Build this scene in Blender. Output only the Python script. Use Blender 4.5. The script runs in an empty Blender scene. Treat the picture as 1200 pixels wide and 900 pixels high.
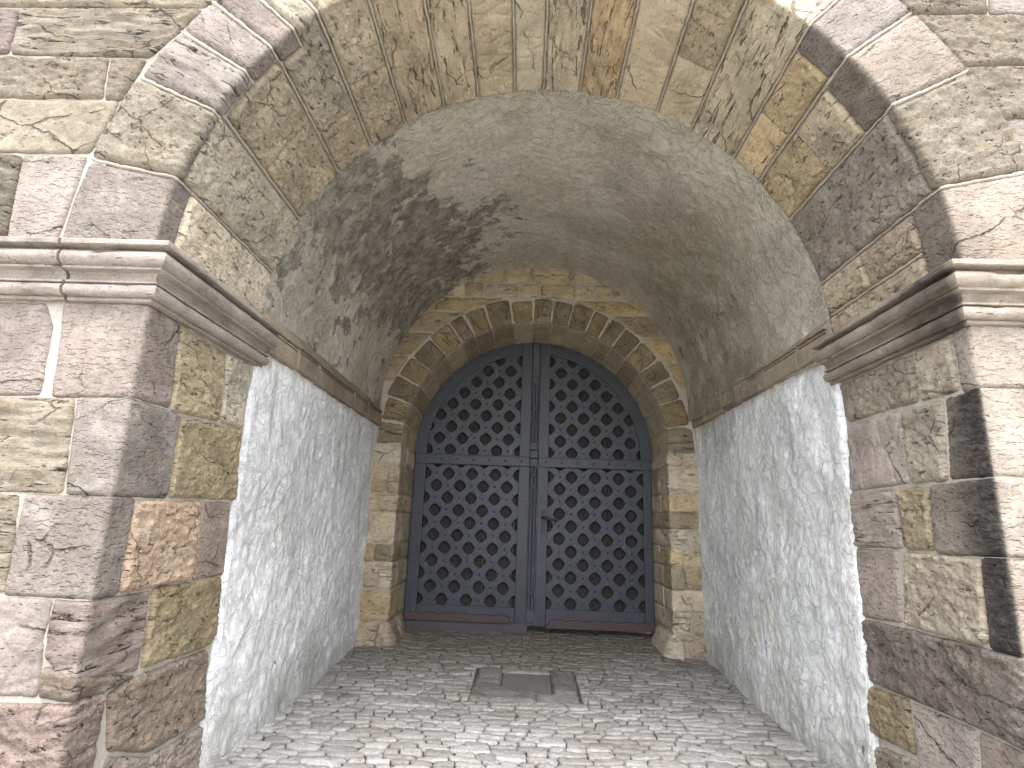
import bpy, bmesh, math, random
import numpy as np
from mathutils import Matrix, Vector
from mathutils.geometry import delaunay_2d_cdt

# ------------------------------------------------------------------ camera, sky, sun, exposure
scene = bpy.context.scene
cam_data = bpy.data.cameras.new('camera')
cam = bpy.data.objects.new('camera', cam_data)
scene.collection.objects.link(cam)
right = Vector((0.99924, 0.01808, 0.03462)); up = Vector((-0.02938, -0.23618, 0.97127)); fwd = Vector((-0.02573, 0.97154, 0.23547))
m = Matrix((right, up, -fwd)).transposed().to_4x4()
m.translation = Vector((0, 0, 1.3))
cam.matrix_world = m
cam_data.sensor_width = 36.0
cam_data.lens = 670.6 / 1200 * 36
cam_data.clip_start = 0.05
cam_data.clip_end = 2000
scene.camera = cam

SUN_EL, SUN_AZ = math.radians(70), math.radians(177)      # azimuth clockwise from +Y: behind the camera, a little to the right
world = bpy.data.worlds.new('World'); scene.world = world; world.use_nodes = True
nt = world.node_tree; nt.nodes.clear()
sky = nt.nodes.new('ShaderNodeTexSky'); sky.sky_type = 'NISHITA'; sky.sun_disc = False
sky.sun_elevation = SUN_EL; sky.sun_rotation = SUN_AZ; sky.air_density = 1.0; sky.dust_density = 4.0; sky.ozone_density = 1.0
bg = nt.nodes.new('ShaderNodeBackground'); bg.inputs['Strength'].default_value = 0.15
wo = nt.nodes.new('ShaderNodeOutputWorld')
hs = nt.nodes.new('ShaderNodeHueSaturation'); hs.inputs['Saturation'].default_value = 0.6      # thin even cloud: a paler sky
nt.links.new(sky.outputs[0], hs.inputs['Color']); nt.links.new(hs.outputs[0], bg.inputs[0]); nt.links.new(bg.outputs[0], wo.inputs[0])
sun_data = bpy.data.lights.new('sun', 'SUN'); sun_data.energy = 0.5; sun_data.angle = math.radians(100); sun_data.color = (1.0, 0.97, 0.93)
sun = bpy.data.objects.new('sun', sun_data); scene.collection.objects.link(sun)
sdir = Vector((math.sin(SUN_AZ) * math.cos(SUN_EL), math.cos(SUN_AZ) * math.cos(SUN_EL), math.sin(SUN_EL)))
sun.rotation_euler = sdir.to_track_quat('Z', 'Y').to_euler()
sun.location = sdir * 40
vs = scene.view_settings
vs.view_transform = 'Standard'; vs.look = 'None'; vs.gamma = 1.0; vs.use_curve_mapping = False
vs.exposure = 2.5
scene.cycles.max_bounces = 6; scene.cycles.diffuse_bounces = 5

# ------------------------------------------------------------------ main measures (metres; camera stands at x 0, y 0, z 1.3)
YA, YN, YF, YD = 2.277, 3.315, 6.121, 6.95       # front wall, end of the stone arch, gate wall, gate
XL, XR = -1.63, 1.82                             # corners of the two piers
AX, AZ, AR, ARING = 0.09, 2.41, 1.745, 0.425     # big arch: centre, radius, ring thickness
GX, GZ, GR, GRING = 0.10, 2.08, 1.435, 0.275     # gate arch
GJL, GJR = -1.328, 1.522
rng = random.Random(7)

# ------------------------------------------------------------------ vector noise
def _hash(ix, iy, iz):
    h = (ix.astype(np.int64) * 374761393 + iy.astype(np.int64) * 668265263 + iz.astype(np.int64) * 1274126177) & 0xFFFFFFFF
    h = ((h ^ (h >> 13)) * 1103515245) & 0xFFFFFFFF
    h = ((h ^ (h >> 16)) * 2246822519) & 0xFFFFFFFF
    return h ^ (h >> 15)
def perlin(p):
    p = np.asarray(p, float); i = np.floor(p); f = p - i; i = i.astype(np.int64)
    u = f * f * f * (f * (f * 6 - 15) + 10)
    out = 0
    for dx in (0, 1):
        for dy in (0, 1):
            for dz in (0, 1):
                h = _hash(i[:, 0] + dx, i[:, 1] + dy, i[:, 2] + dz)
                g = ((h & 1023) / 511.5 - 1) * (f[:, 0] - dx) + (((h >> 10) & 1023) / 511.5 - 1) * (f[:, 1] - dy) + (((h >> 20) & 1023) / 511.5 - 1) * (f[:, 2] - dz)
                w = (u[:, 0] if dx else 1 - u[:, 0]) * (u[:, 1] if dy else 1 - u[:, 1]) * (u[:, 2] if dz else 1 - u[:, 2])
                out = out + w * g
    return out * 1.3
def fbm(p, octv=4, gain=0.5):
    a, s, o = 1.0, 1.0, 0
    for k in range(octv):
        o = o + a * perlin(p * s + 17.3 * k); a *= gain; s *= 2.03
    return o
def ridged(p, octv=4, gain=0.5):
    a, s, o = 1.0, 1.0, 0
    for k in range(octv):
        o = o + a * (1 - 2 * np.abs(perlin(p * s + 9.7 * k))); a *= gain; s *= 2.03
    return o
def sstep(a, b, x):
    t = np.clip((x - a) / (b - a), 0, 1); return t * t * (3 - 2 * t)

# ------------------------------------------------------------------ object helpers
coll = scene.collection
ORIGIN = {}
def link(name, mesh, parent=None, mat=None, origin=(0, 0, 0)):
    o = bpy.data.objects.new(name, mesh); coll.objects.link(o)
    po = ORIGIN[parent.name] if parent else (0, 0, 0)
    o.location = [origin[k] - po[k] for k in range(3)]
    o.parent = parent; ORIGIN[o.name] = tuple(origin)
    if mat and mesh and not mesh.materials: mesh.materials.append(mat)
    return o
def tag(o, label=None, cat=None, group=None, kind=None):
    if label: o['label'] = label
    if cat: o['category'] = cat
    if group: o['group'] = group
    if kind: o['kind'] = kind
    return o
def mesh_from(name, verts, faces, smooth=True, uv=None, attr=None, centre=True):
    verts = np.asarray(verts, float)
    c = np.array([0., 0., 0.])
    if centre:
        c = (verts.max(0) + verts.min(0)) / 2; c[2] = verts[:, 2].min()
    me = bpy.data.meshes.new(name)
    me.from_pydata((verts - c).tolist(), [], [list(map(int, f)) for f in faces])
    if smooth: me.polygons.foreach_set('use_smooth', np.ones(len(me.polygons), bool))
    if uv is not None:
        li = np.empty(len(me.loops), np.int32); me.loops.foreach_get('vertex_index', li)
        lay = me.uv_layers.new(name='UVMap'); lay.data.foreach_set('uv', np.asarray(uv, np.float32)[li].ravel())
    for k, v in (attr or {}).items():
        a = me.attributes.new(k, 'FLOAT', 'POINT'); a.data.foreach_set('value', np.asarray(v, np.float32))
    me.update()
    return me, tuple(c)
def put(name, verts, faces, parent, mat, **kw):
    me, c = mesh_from(name, verts, faces, **kw)
    return link(name, me, parent, mat, c)

# ------------------------------------------------------------------ materials
def N(nt, t, **kw):
    n = nt.nodes.new(t)
    for k, v in kw.items():
        if k.startswith('i_'): n.inputs[k[2:].replace('_', ' ')].default_value = v
        else: setattr(n, k, v)
    return n
class Mat:
    def __init__(self, name, rough=0.9, spec=0.25):
        self.m = bpy.data.materials.new(name); self.m.use_nodes = True; self.nt = self.m.node_tree
        self.b = self.nt.nodes['Principled BSDF']; self.b.inputs['Roughness'].default_value = rough
        self.b.inputs['Specular IOR Level'].default_value = spec
        self.h = None
    def l(self, a, b): self.nt.links.new(a, b)
    def vec(self, src='UV', scale=(1, 1, 1), rnd=True, rot=(0, 0, 0)):
        if src == 'UV': o = N(self.nt, 'ShaderNodeUVMap', uv_map='UVMap').outputs[0]
        elif src == 'POS': o = N(self.nt, 'ShaderNodeNewGeometry').outputs['Position']; rnd = False
        else: o = N(self.nt, 'ShaderNodeTexCoord').outputs['Object']
        mp = N(self.nt, 'ShaderNodeMapping'); mp.inputs['Scale'].default_value = scale; mp.inputs['Rotation'].default_value = rot
        self.l(o, mp.inputs[0])
        if rnd:
            oi = N(self.nt, 'ShaderNodeObjectInfo'); ml = N(self.nt, 'ShaderNodeMath', operation='MULTIPLY'); ml.inputs[1].default_value = 91.0
            self.l(oi.outputs['Random'], ml.inputs[0]); self.l(ml.outputs[0], mp.inputs['Location'])
        return mp.outputs[0]
    def noise(self, vec, scale=5, detail=5, rough=0.6, dist=0.0):
        n = N(self.nt, 'ShaderNodeTexNoise'); n.inputs['Scale'].default_value = scale; n.inputs['Detail'].default_value = detail
        n.inputs['Roughness'].default_value = rough; n.inputs['Distortion'].default_value = dist
        self.l(vec, n.inputs['Vector']); return n.outputs['Fac']
    def voro(self, vec, scale=5, feature='F1'):
        n = N(self.nt, 'ShaderNodeTexVoronoi', feature=feature); n.inputs['Scale'].default_value = scale
        self.l(vec, n.inputs['Vector']); return n.outputs['Distance']
    def ramp(self, fac, a, b, lo=0.0, hi=1.0):
        n = N(self.nt, 'ShaderNodeMapRange', interpolation_type='SMOOTHSTEP')
        for k, v in zip(('From Min', 'From Max', 'To Min', 'To Max'), (a, b, lo, hi)): n.inputs[k].default_value = v
        self.l(fac, n.inputs['Value']); return n.outputs[0]
    def math(self, op, a, b=None, c=None):
        n = N(self.nt, 'ShaderNodeMath', operation=op)
        for k, v in enumerate((a, b, c)):
            if v is None: continue
            if isinstance(v, (int, float)): n.inputs[k].default_value = v
            else: self.l(v, n.inputs[k])
        return n.outputs[0]
    def mix(self, fac, a, b, mode='MIX'):
        n = N(self.nt, 'ShaderNodeMix', data_type='RGBA', blend_type=mode)
        for s, v in ((n.inputs[0], fac), (n.inputs[6], a), (n.inputs[7], b)):
            if isinstance(v, (int, float)): s.default_value = v
            elif isinstance(v, tuple): s.default_value = (*v, 1)
            else: self.l(v, s)
        return n.outputs[2]
    def scale_col(self, col, fac):
        n = N(self.nt, 'ShaderNodeVectorMath', operation='SCALE'); self.l(col, n.inputs[0]); self.l(fac, n.inputs['Scale']); return n.outputs[0]
    def attr(self, name):
        return N(self.nt, 'ShaderNodeAttribute', attribute_name=name).outputs['Fac']
    def objcol(self): return N(self.nt, 'ShaderNodeObjectInfo').outputs['Color']
    def bump(self, h, dist=0.01, strength=1.0):
        n = N(self.nt, 'ShaderNodeBump'); n.inputs['Strength'].default_value = strength; n.inputs['Distance'].default_value = dist
        self.l(h, n.inputs['Height'])
        if self.h: self.l(self.h, n.inputs['Normal'])
        self.h = n.outputs[0]
    def done(self, col):
        if isinstance(col, tuple): self.b.inputs['Base Color'].default_value = (*col, 1)
        else: self.l(col, self.b.inputs['Base Color'])
        if self.h: self.l(self.h, self.b.inputs['Normal'])
        return self.m

def stone_mat(name, kind):
    M = Mat(name, 0.92, 0.2)
    uv = M.vec('UV')
    base = M.objcol()
    big = M.noise(uv, 3.5, 6, 0.62, 0.6)
    col = M.scale_col(base, M.ramp(big, 0.25, 0.75, 0.72, 1.22))
    # iron-coloured bands and blotches
    st = M.vec('UV', (1.2, 5.0, 1))
    band = M.noise(st, 3.0, 5, 0.6, 1.8)
    amt = {'rough': .3, 'bedded': .5, 'tooled': .2, 'cracked': .18, 'moulded': .15}[kind]
    col = M.mix(M.ramp(band, 0.53, 0.70, 0, amt), col, (0.22, 0.15, 0.085))
    pale = M.noise(M.vec('UV', (1, 1.6, 1)), 5.5, 6, 0.65)
    col = M.mix(M.ramp(pale, 0.50, 0.74, 0, .5), col, M.mix(.72, M.scale_col(base, M.math('ADD', 1.45, 0.0)), (0.40, 0.38, 0.33)))
    # grey-brown patina
    pat = M.noise(M.vec('POS'), 3.1, 8, 0.72, 0.4)
    col = M.mix(M.ramp(pat, 0.50, 0.70, 0, .5), col, (0.115, 0.10, 0.075))
    grn = M.noise(uv, 95, 3, 0.7)
    col = M.scale_col(col, M.ramp(grn, 0.32, 0.68, 0.84, 1.14))
    # black crust where the stone carries it
    crust = M.noise(M.vec('UV', (1, 2.5, 1)), 14, 6, 0.75)
    sfac = M.math('MULTIPLY', M.attr('stain'), M.ramp(crust, 0.25, 0.62, 0.66, 1.0))
    col = M.mix(sfac, col, (0.013, 0.012, 0.013))
    # open cracks and flaked edges
    warp = N(M.nt, 'ShaderNodeTexNoise'); warp.inputs['Scale'].default_value = 6.0; warp.inputs['Detail'].default_value = 4; M.l(uv, warp.inputs['Vector'])
    wv = N(M.nt, 'ShaderNodeVectorMath', operation='MULTIPLY_ADD'); M.l(warp.outputs['Color'], wv.inputs[0]); wv.inputs[1].default_value = (.22, .22, 0); M.l(M.vec('UV', (1, 1.7, 1)), wv.inputs[2])
    ck = N(M.nt, 'ShaderNodeTexVoronoi', feature='DISTANCE_TO_EDGE'); ck.inputs['Scale'].default_value = 3.4 if kind in ('rough', 'bedded') else 2.2; M.l(wv.outputs[0], ck.inputs['Vector'])
    cm = M.math('MULTIPLY', M.ramp(ck.outputs['Distance'], 0.0, 0.022, 1, 0), M.ramp(M.noise(uv, 4.3, 2, 0.5), 0.50, 0.62))
    if kind != 'moulded':
        M.bump(M.math('MULTIPLY', cm, -1.0), 0.012, 1.0)
        col = M.mix(M.math('MULTIPLY', cm, .55), col, (0.055, 0.045, 0.032))
    if kind == 'tooled':
        ph = M.vec('UV', (24, 66, 1), rot=(0, 0, 0.62))
        M.bump(M.ramp(M.noise(ph, 1.0, 2, 0.6, 0.2), 0.30, 0.50), 0.0055, 1.0)
        M.bump(M.noise(uv, 30, 4, 0.7), 0.008, 0.9)
    elif kind == 'moulded':
        M.bump(M.noise(uv, 40, 4, 0.75), 0.005, 0.8)
    elif kind == 'bedded':
        nb_ = M.noise(M.vec('UV', (4, 26, 1)), 1.3, 6, 0.74, 0.5); M.bump(nb_, 0.018, 1.0); M.bump(M.ramp(nb_, 0.36, 0.42), 0.009, 1.0)
        M.bump(M.noise(uv, 40, 5, 0.7), 0.005, 0.8)
    elif kind == 'cracked':
        M.bump(M.noise(M.vec('UV', (9, 16, 1)), 1.4, 6, 0.65, 1.5), 0.009, 0.8)
        M.bump(M.noise(uv, 50, 5, 0.7), 0.004, 0.8)
    else:
        nr_ = M.noise(M.vec('UV', (9, 20, 1)), 1.6, 6, 0.75, 0.25); M.bump(nr_, 0.022, 1.0); M.bump(M.ramp(nr_, 0.34, 0.40), 0.009, 1.0)
        M.bump(M.noise(uv, 40, 4, 0.75), 0.010, 1.0)
    pit = M.voro(M.vec('UV', (1, 2.0, 1)), 26)
    sel = M.noise(uv, 9, 3, 0.6)
    pd = M.math('MULTIPLY', M.ramp(pit, 0.08, 0.26, 1, 0), M.ramp(sel, 0.5, 0.62))
    M.bump(M.math('MULTIPLY', pd, -1.0), 0.016 if kind in ('rough', 'bedded') else 0.008, 1.0)
    return M.done(col)
STONE = {k: stone_mat('sandstone_' + k, k) for k in ('rough', 'tooled', 'bedded', 'cracked', 'moulded')}

def mortar_mat(name, lo, hi, dirt):
    M = Mat(name, 0.95, 0.1)
    v = M.vec('POS')
    col = M.mix(M.noise(v, 6, 5, 0.6), lo, hi)
    pat = M.noise(v, 2.3, 7, 0.68, 0.8)
    col = M.mix(M.ramp(pat, 0.48, 0.72, 0, dirt), col, (0.15, 0.13, 0.10))
    M.bump(M.noise(v, 38, 6, 0.7), 0.01, 1.0)
    return M.done(col)
MORTAR = mortar_mat('lime_mortar', (0.30, 0.275, 0.225), (0.52, 0.48, 0.405), .6)
MORTAR_PALE = mortar_mat('pale_lime_mortar', (0.33, 0.30, 0.25), (0.54, 0.50, 0.42), .55)

def plaster_mat(name, light, dark, warm, warm_amt, bumpd):
    M = Mat(name, 0.93, 0.15)
    v = M.vec('POS')
    a = M.noise(v, 1.1, 7, 0.62, 0.3)
    col = M.mix(M.ramp(a, 0.38, 0.60), dark, light)
    b = M.noise(M.vec('POS', (1.1, 1.1, 0.7)), 1.3, 5, 0.6, 0.5)
    col = M.mix(M.ramp(b, 0.48, 0.72, 0, warm_amt), col, warm)
    f = M.noise(v, 22, 7, 0.72, 0.4)
    col = M.scale_col(col, M.ramp(f, 0.3, 0.7, 0.80, 1.16))
    spk = M.noise(v, 70, 4, 0.6)
    col = M.mix(M.ramp(spk, 0.64, 0.74, 0, .5), col, (0.10, 0.095, 0.08))
    ol = M.math('MULTIPLY', M.attr('olive_tone'), M.ramp(M.noise(v, 3.2, 8, 0.7, 0.5), 0.36, 0.6, 0.25, 1))
    col = M.mix(ol, col, (0.235, 0.212, 0.145))
    if name == 'wall_plaster':
        sx = N(M.nt, 'ShaderNodeSeparateXYZ'); M.l(v, sx.inputs[0])
        ft = M.math('SUBTRACT', sx.outputs['Z'], M.math('MULTIPLY', M.math('SUBTRACT', M.noise(v, 2.6, 7, 0.7), 0.42), 1.3))
        col = M.mix(M.ramp(ft, -0.05, 0.42, .55, 0), col, (0.36, 0.345, 0.29))
        dr = M.noise(M.vec('POS', (5, 5, 0.55)), 1.6, 6, 0.65)
        col = M.mix(M.math('MULTIPLY', M.ramp(dr, 0.52, 0.68), M.ramp(sx.outputs['Z'], 0.7, 2.3, 0.1, .55)), col, (0.34, 0.335, 0.295))
    # coat gone: darker undercoat
    pn = M.noise(v, 5.0, 9, 0.72, 0.2)
    pe = M.math('ADD', M.attr('peel'), M.math('MULTIPLY', M.math('SUBTRACT', pn, 0.5), 2.6))
    pm = M.ramp(pe, 0.47, 0.53)
    under = M.mix(M.ramp(M.noise(v, 9, 8, 0.78, 0.2), 0.34, 0.66), (0.13, 0.122, 0.098), (0.35, 0.335, 0.28))
    col = M.mix(pm, col, under)
    rn = M.noise(M.vec('POS'), 6.5, 5, 0.62, 0.9); M.bump(M.ramp(M.math('ABSOLUTE', M.math('SUBTRACT', rn, 0.5)), 0, 0.055), bumpd * .45, 0.9); M.bump(M.noise(M.vec('POS'), 12, 6, 0.72, 0.5), bumpd, 1.0)
    M.bump(f, bumpd * 0.5, 0.8)
    M.bump(M.math('MULTIPLY', pm, -1.0), 0.004, 1.0)
    return M.done(col)
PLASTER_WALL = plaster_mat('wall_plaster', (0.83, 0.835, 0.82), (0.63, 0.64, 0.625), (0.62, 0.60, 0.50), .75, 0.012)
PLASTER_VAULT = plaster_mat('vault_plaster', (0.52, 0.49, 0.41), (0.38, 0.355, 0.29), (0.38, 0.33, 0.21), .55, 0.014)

def cobble_mat(name, a, b, bump=0.008):
    M = Mat(name, 0.8, 0.35)
    v = M.vec('POS')
    oi = N(M.nt, 'ShaderNodeObjectInfo').outputs['Random']
    isl = N(M.nt, 'ShaderNodeNewGeometry').outputs['Random Per Island']
    r = M.math('FRACT', M.math('ADD', oi, isl))
    col = M.mix(r, a, b)
    col = M.mix(M.ramp(M.noise(v, 1.4, 5, 0.6), 0.45, 0.7, 0, .5), col, (0.20, 0.17, 0.12))
    sx = N(M.nt, 'ShaderNodeSeparateXYZ'); M.l(v, sx.inputs[0])
    near_gate = M.math('ADD', sx.outputs['Y'], M.math('MULTIPLY', M.math('SUBTRACT', M.noise(v, 1.1, 5, 0.65), 0.5), 2.2))
    col = M.mix(M.ramp(near_gate, 4.2, 6.5, 0, .8), col, (0.135, 0.112, 0.078))          # browner cobbles by the gate; light falling off inward is painted in
    col = M.scale_col(col, M.ramp(M.noise(v, 48, 4, 0.75), 0.3, 0.7, 0.76, 1.2))
    M.bump(M.noise(v, 32, 6, 0.75), bump, 1.0)
    return M.done(col)
COBBLE = cobble_mat('limestone_setts', (0.25, 0.243, 0.228), (0.44, 0.43, 0.408), 0.014)
def dirt_mat():
    M = Mat('joint_dirt', 0.95, 0.1); v = M.vec('POS')
    col = M.mix(M.noise(v, 20, 6, 0.7), (0.05, 0.045, 0.037), (0.13, 0.12, 0.097))
    M.bump(M.noise(v, 60, 5, 0.7), 0.01, 1.0)
    return M.done(col)
DIRT = dirt_mat()
def ground_mat():
    M = Mat('forecourt_setts', 0.85, 0.3); v = M.vec('POS')
    br = N(M.nt, 'ShaderNodeTexBrick'); br.inputs['Scale'].default_value = 1.0
    for k, x in (('Brick Width', 0.17), ('Row Height', 0.1), ('Mortar Size', 0.008)): br.inputs[k].default_value = x
    for k, x in (('Color1', (0.42, 0.40, 0.36, 1)), ('Color2', (0.56, 0.54, 0.49, 1)), ('Mortar', (0.26, 0.24, 0.2, 1))): br.inputs[k].default_value = x
    M.l(v, br.inputs['Vector'])
    col = M.scale_col(br.outputs['Color'], M.ramp(M.noise(v, 3, 6, 0.7), 0.3, 0.7, 0.75, 1.2))
    M.bump(M.noise(v, 30, 5, 0.7), 0.01, 0.8)
    return M.done(col)
GROUND = ground_mat()
def paint_mat(name, base, worn, wornamt=.5, rough=0.55):
    M = Mat(name, rough, 0.4)
    v = M.vec('POS')
    col = M.mix(M.noise(v, 2.0, 6, 0.65), tuple(c * 0.75 for c in base), tuple(c * 1.3 for c in base))
    scr = M.noise(M.vec('POS', (30, 30, 3.0)), 1.0, 6, 0.7, 0.5)
    col = M.mix(M.ramp(scr, 0.60, 0.76, 0, wornamt), col, worn)
    col = M.scale_col(col, M.ramp(M.noise(v, 60, 4, 0.7), 0.3, 0.7, 0.8, 1.2))
    M.bump(M.noise(M.vec('POS', (45, 45, 5)), 1.0, 5, 0.6), 0.0025, 0.8)
    M.bump(M.noise(v, 30, 4, 0.6), 0.002, 0.6)
    return M.done(col)
PAINT = paint_mat('slate_grey_paint', (0.048, 0.053, 0.064), (0.22, 0.22, 0.225), .6, 0.42)
PAINT_POST = paint_mat('slate_grey_paint_post', (0.064, 0.071, 0.088), (0.20, 0.20, 0.21))
OXIDE = paint_mat('oxide_red_paint', (0.075, 0.050, 0.047), (0.07, 0.07, 0.078), .7)
PLUM = paint_mat('plum_grey_paint', (0.075, 0.066, 0.075), (0.15, 0.14, 0.14), .5)
BOARD = paint_mat('weathered_boards', (0.036, 0.034, 0.030), (0.10, 0.094, 0.082), .6, 0.85)
IRON = paint_mat('black_iron', (0.03, 0.03, 0.034), (0.12, 0.11, 0.1), .4, 0.45)
def concrete_mat(name, a, b, sc):
    M = Mat(name, 0.9, 0.25); v = M.vec('POS')
    col = M.mix(M.noise(v, 5, 7, 0.7), a, b)
    col = M.scale_col(col, M.ramp(M.noise(v, 110, 3, 0.6), 0.3, 0.7, 0.75, 1.25))
    M.bump(M.noise(v, sc, 4, 0.7), 0.006, 1.0)
    return M.done(col)
CONCRETE = concrete_mat('patch_concrete', (0.13, 0.125, 0.115), (0.21, 0.20, 0.185), 60)
LID = concrete_mat('stippled_lid', (0.12, 0.115, 0.105), (0.19, 0.18, 0.165), 120)

COL = dict(pink=(.44, .37, .325), pinkd=(.37, .305, .26), pinkl=(.49, .425, .37), pinkr=(.42, .325, .28), mauve=(.37, .318, .278), redp=(.36, .28, .255),
           red=(.39, .305, .255), beige=(.47, .405, .305), beiged=(.36, .315, .235), ochre=(.42, .345, .225), ochred=(.34, .27, .165), orange=(.43, .325, .23),
           brown=(.29, .23, .18), brownd=(.25, .20, .15), cream=(.52, .44, .355), creamS=(.52, .44, .355), olive=(.235, .20, .125), slate=(.215, .188, .152), ash=(.20, .19, .175), tan=(.34, .285, .20), umber=(.265, .215, .155))

# ------------------------------------------------------------------ surface maps: (s, t, h) -> points; h is measured out of the wall
def pier_map(xc, y0, side, rc=0.018):
    """s<0 runs along the front face away from the opening, s>0 along the reveal; side -1 = left pier"""
    def f(s, t, h):
        s = np.asarray(s, float); h = np.asarray(h, float)
        a = np.clip((s + rc) / (2 * rc), 0, 1) * (np.pi / 2)
        cx, cy = -rc, rc                                     # corner circle centre, in (away-from-wall x, depth y)
        x = np.where(s < -rc, s, np.where(s > rc, 0.0, cx + rc * np.sin(a)))
        y = np.where(s < -rc, 0.0, np.where(s > rc, s, cy - rc * np.cos(a)))
        nx = np.sin(a); ny = -np.cos(a)
        x = x + nx * h; y = y + ny * h
        return np.stack([xc + (-side) * x, y0 + y, np.asarray(t, float)], 1)
    return f
def arch_map(ax, az, R, y0, rc=0.018):
    """s<0 on the face outside the ring edge, s>0 along the soffit; t = arc length from the crown"""
    def f(s, t, h):
        s = np.asarray(s, float); h = np.asarray(h, float); th = np.asarray(t, float) / R
        a = np.clip((s + rc) / (2 * rc), 0, 1) * (np.pi / 2)
        r = np.where(s < -rc, R - s, np.where(s > rc, R, R + rc - rc * np.sin(a)))
        y = np.where(s < -rc, 0.0, np.where(s > rc, s, rc - rc * np.cos(a)))
        r = r - np.sin(a) * h; y = y - np.cos(a) * h
        return np.stack([ax + r * np.sin(th), y0 + y, az + r * np.cos(th)], 1)
    return f
def face_map(y0):
    def f(s, t, h):
        s = np.asarray(s, float)
        return np.stack([s, y0 - np.asarray(h, float) + 0 * s, np.asarray(t, float)], 1)
    return f
MAP_L = pier_map(XL, YA, -1); MAP_R = pier_map(XR, YA, 1); MAP_A = arch_map(AX, AZ, AR, YA); MAP_F = face_map(YA)
MAP_G = arch_map(GX, GZ, GR, YF, 0.012); MAP_GL = pier_map(GJL, YF, -1, 0.012); MAP_GR = pier_map(GJR, YF, 1, 0.012); MAP_GF = face_map(YF)

# ------------------------------------------------------------------ stones
seed_counter = [0]
def densify(poly, step):
    out = []
    n = len(poly)
    for i in range(n):
        a, b = np.array(poly[i]), np.array(poly[(i + 1) % n])
        k = max(1, int(round(np.linalg.norm(b - a) / step)))
        for j in range(k): out.append(a + (b - a) * j / k)
    return np.array(out)
def seg_dist(P, B):
    A = B; C = np.roll(B, -1, 0); d = C - A; L = (d * d).sum(1) + 1e-12
    best = np.full(len(P), 1e9); inside = np.zeros(len(P), bool)
    for i in range(len(A)):
        w = P - A[i]; t = np.clip((w @ d[i]) / L[i], 0, 1); q = w - t[:, None] * d[i]
        best = np.minimum(best, (q * q).sum(1))
        c = (A[i, 1] > P[:, 1]) != (C[i, 1] > P[:, 1])
        if c.any():
            xi = A[i, 0] + (P[:, 1] - A[i, 1]) / (d[i, 1] if d[i, 1] else 1e-12) * d[i, 0]
            inside ^= c & (P[:, 0] < xi)
    return np.sqrt(best), inside
def relief(kind, s, t, sd):
    p = np.stack([s, t, np.full_like(s, sd * 3.17)], 1)
    if kind == 'small':
        return 0.008 * fbm(p * 8, 3) + 0.008 * (ridged(p * 14, 3) - .5)
    if kind == 'rough':
        q = p * [1.0, 1.9, 1]
        return 0.006 * fbm(q * 6, 3) + 0.009 * (ridged(q * 11 + 5, 4, .6) - 0.55) + 0.0055 * (ridged(q * 26, 2) - .4)
    if kind == 'bedded':
        q = p * [1.0, 5.5, 1] + np.stack([0 * s, 0.5 * perlin(p * 3), 0 * s], 1)
        w = fbm(q * 3.2, 3); return 0.010 * w + 0.009 * np.round(w * 3) / 3 + 0.004 * ridged(q * 8, 3) - .002
    if kind == 'cracked':
        a = np.abs(perlin(p * [9, 4, 1] + 3)); b = np.abs(perlin(p * [4, 8, 1] + 31))
        return 0.004 * fbm(p * 8, 3) - 0.009 * (1 - sstep(0, .07, a)) - 0.007 * (1 - sstep(0, .06, b)) + 0.002 * fbm(p * 40, 2)
    return 0.0045 * fbm(p * 6, 3) + 0.0016 * fbm(p * 34, 2)
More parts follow.
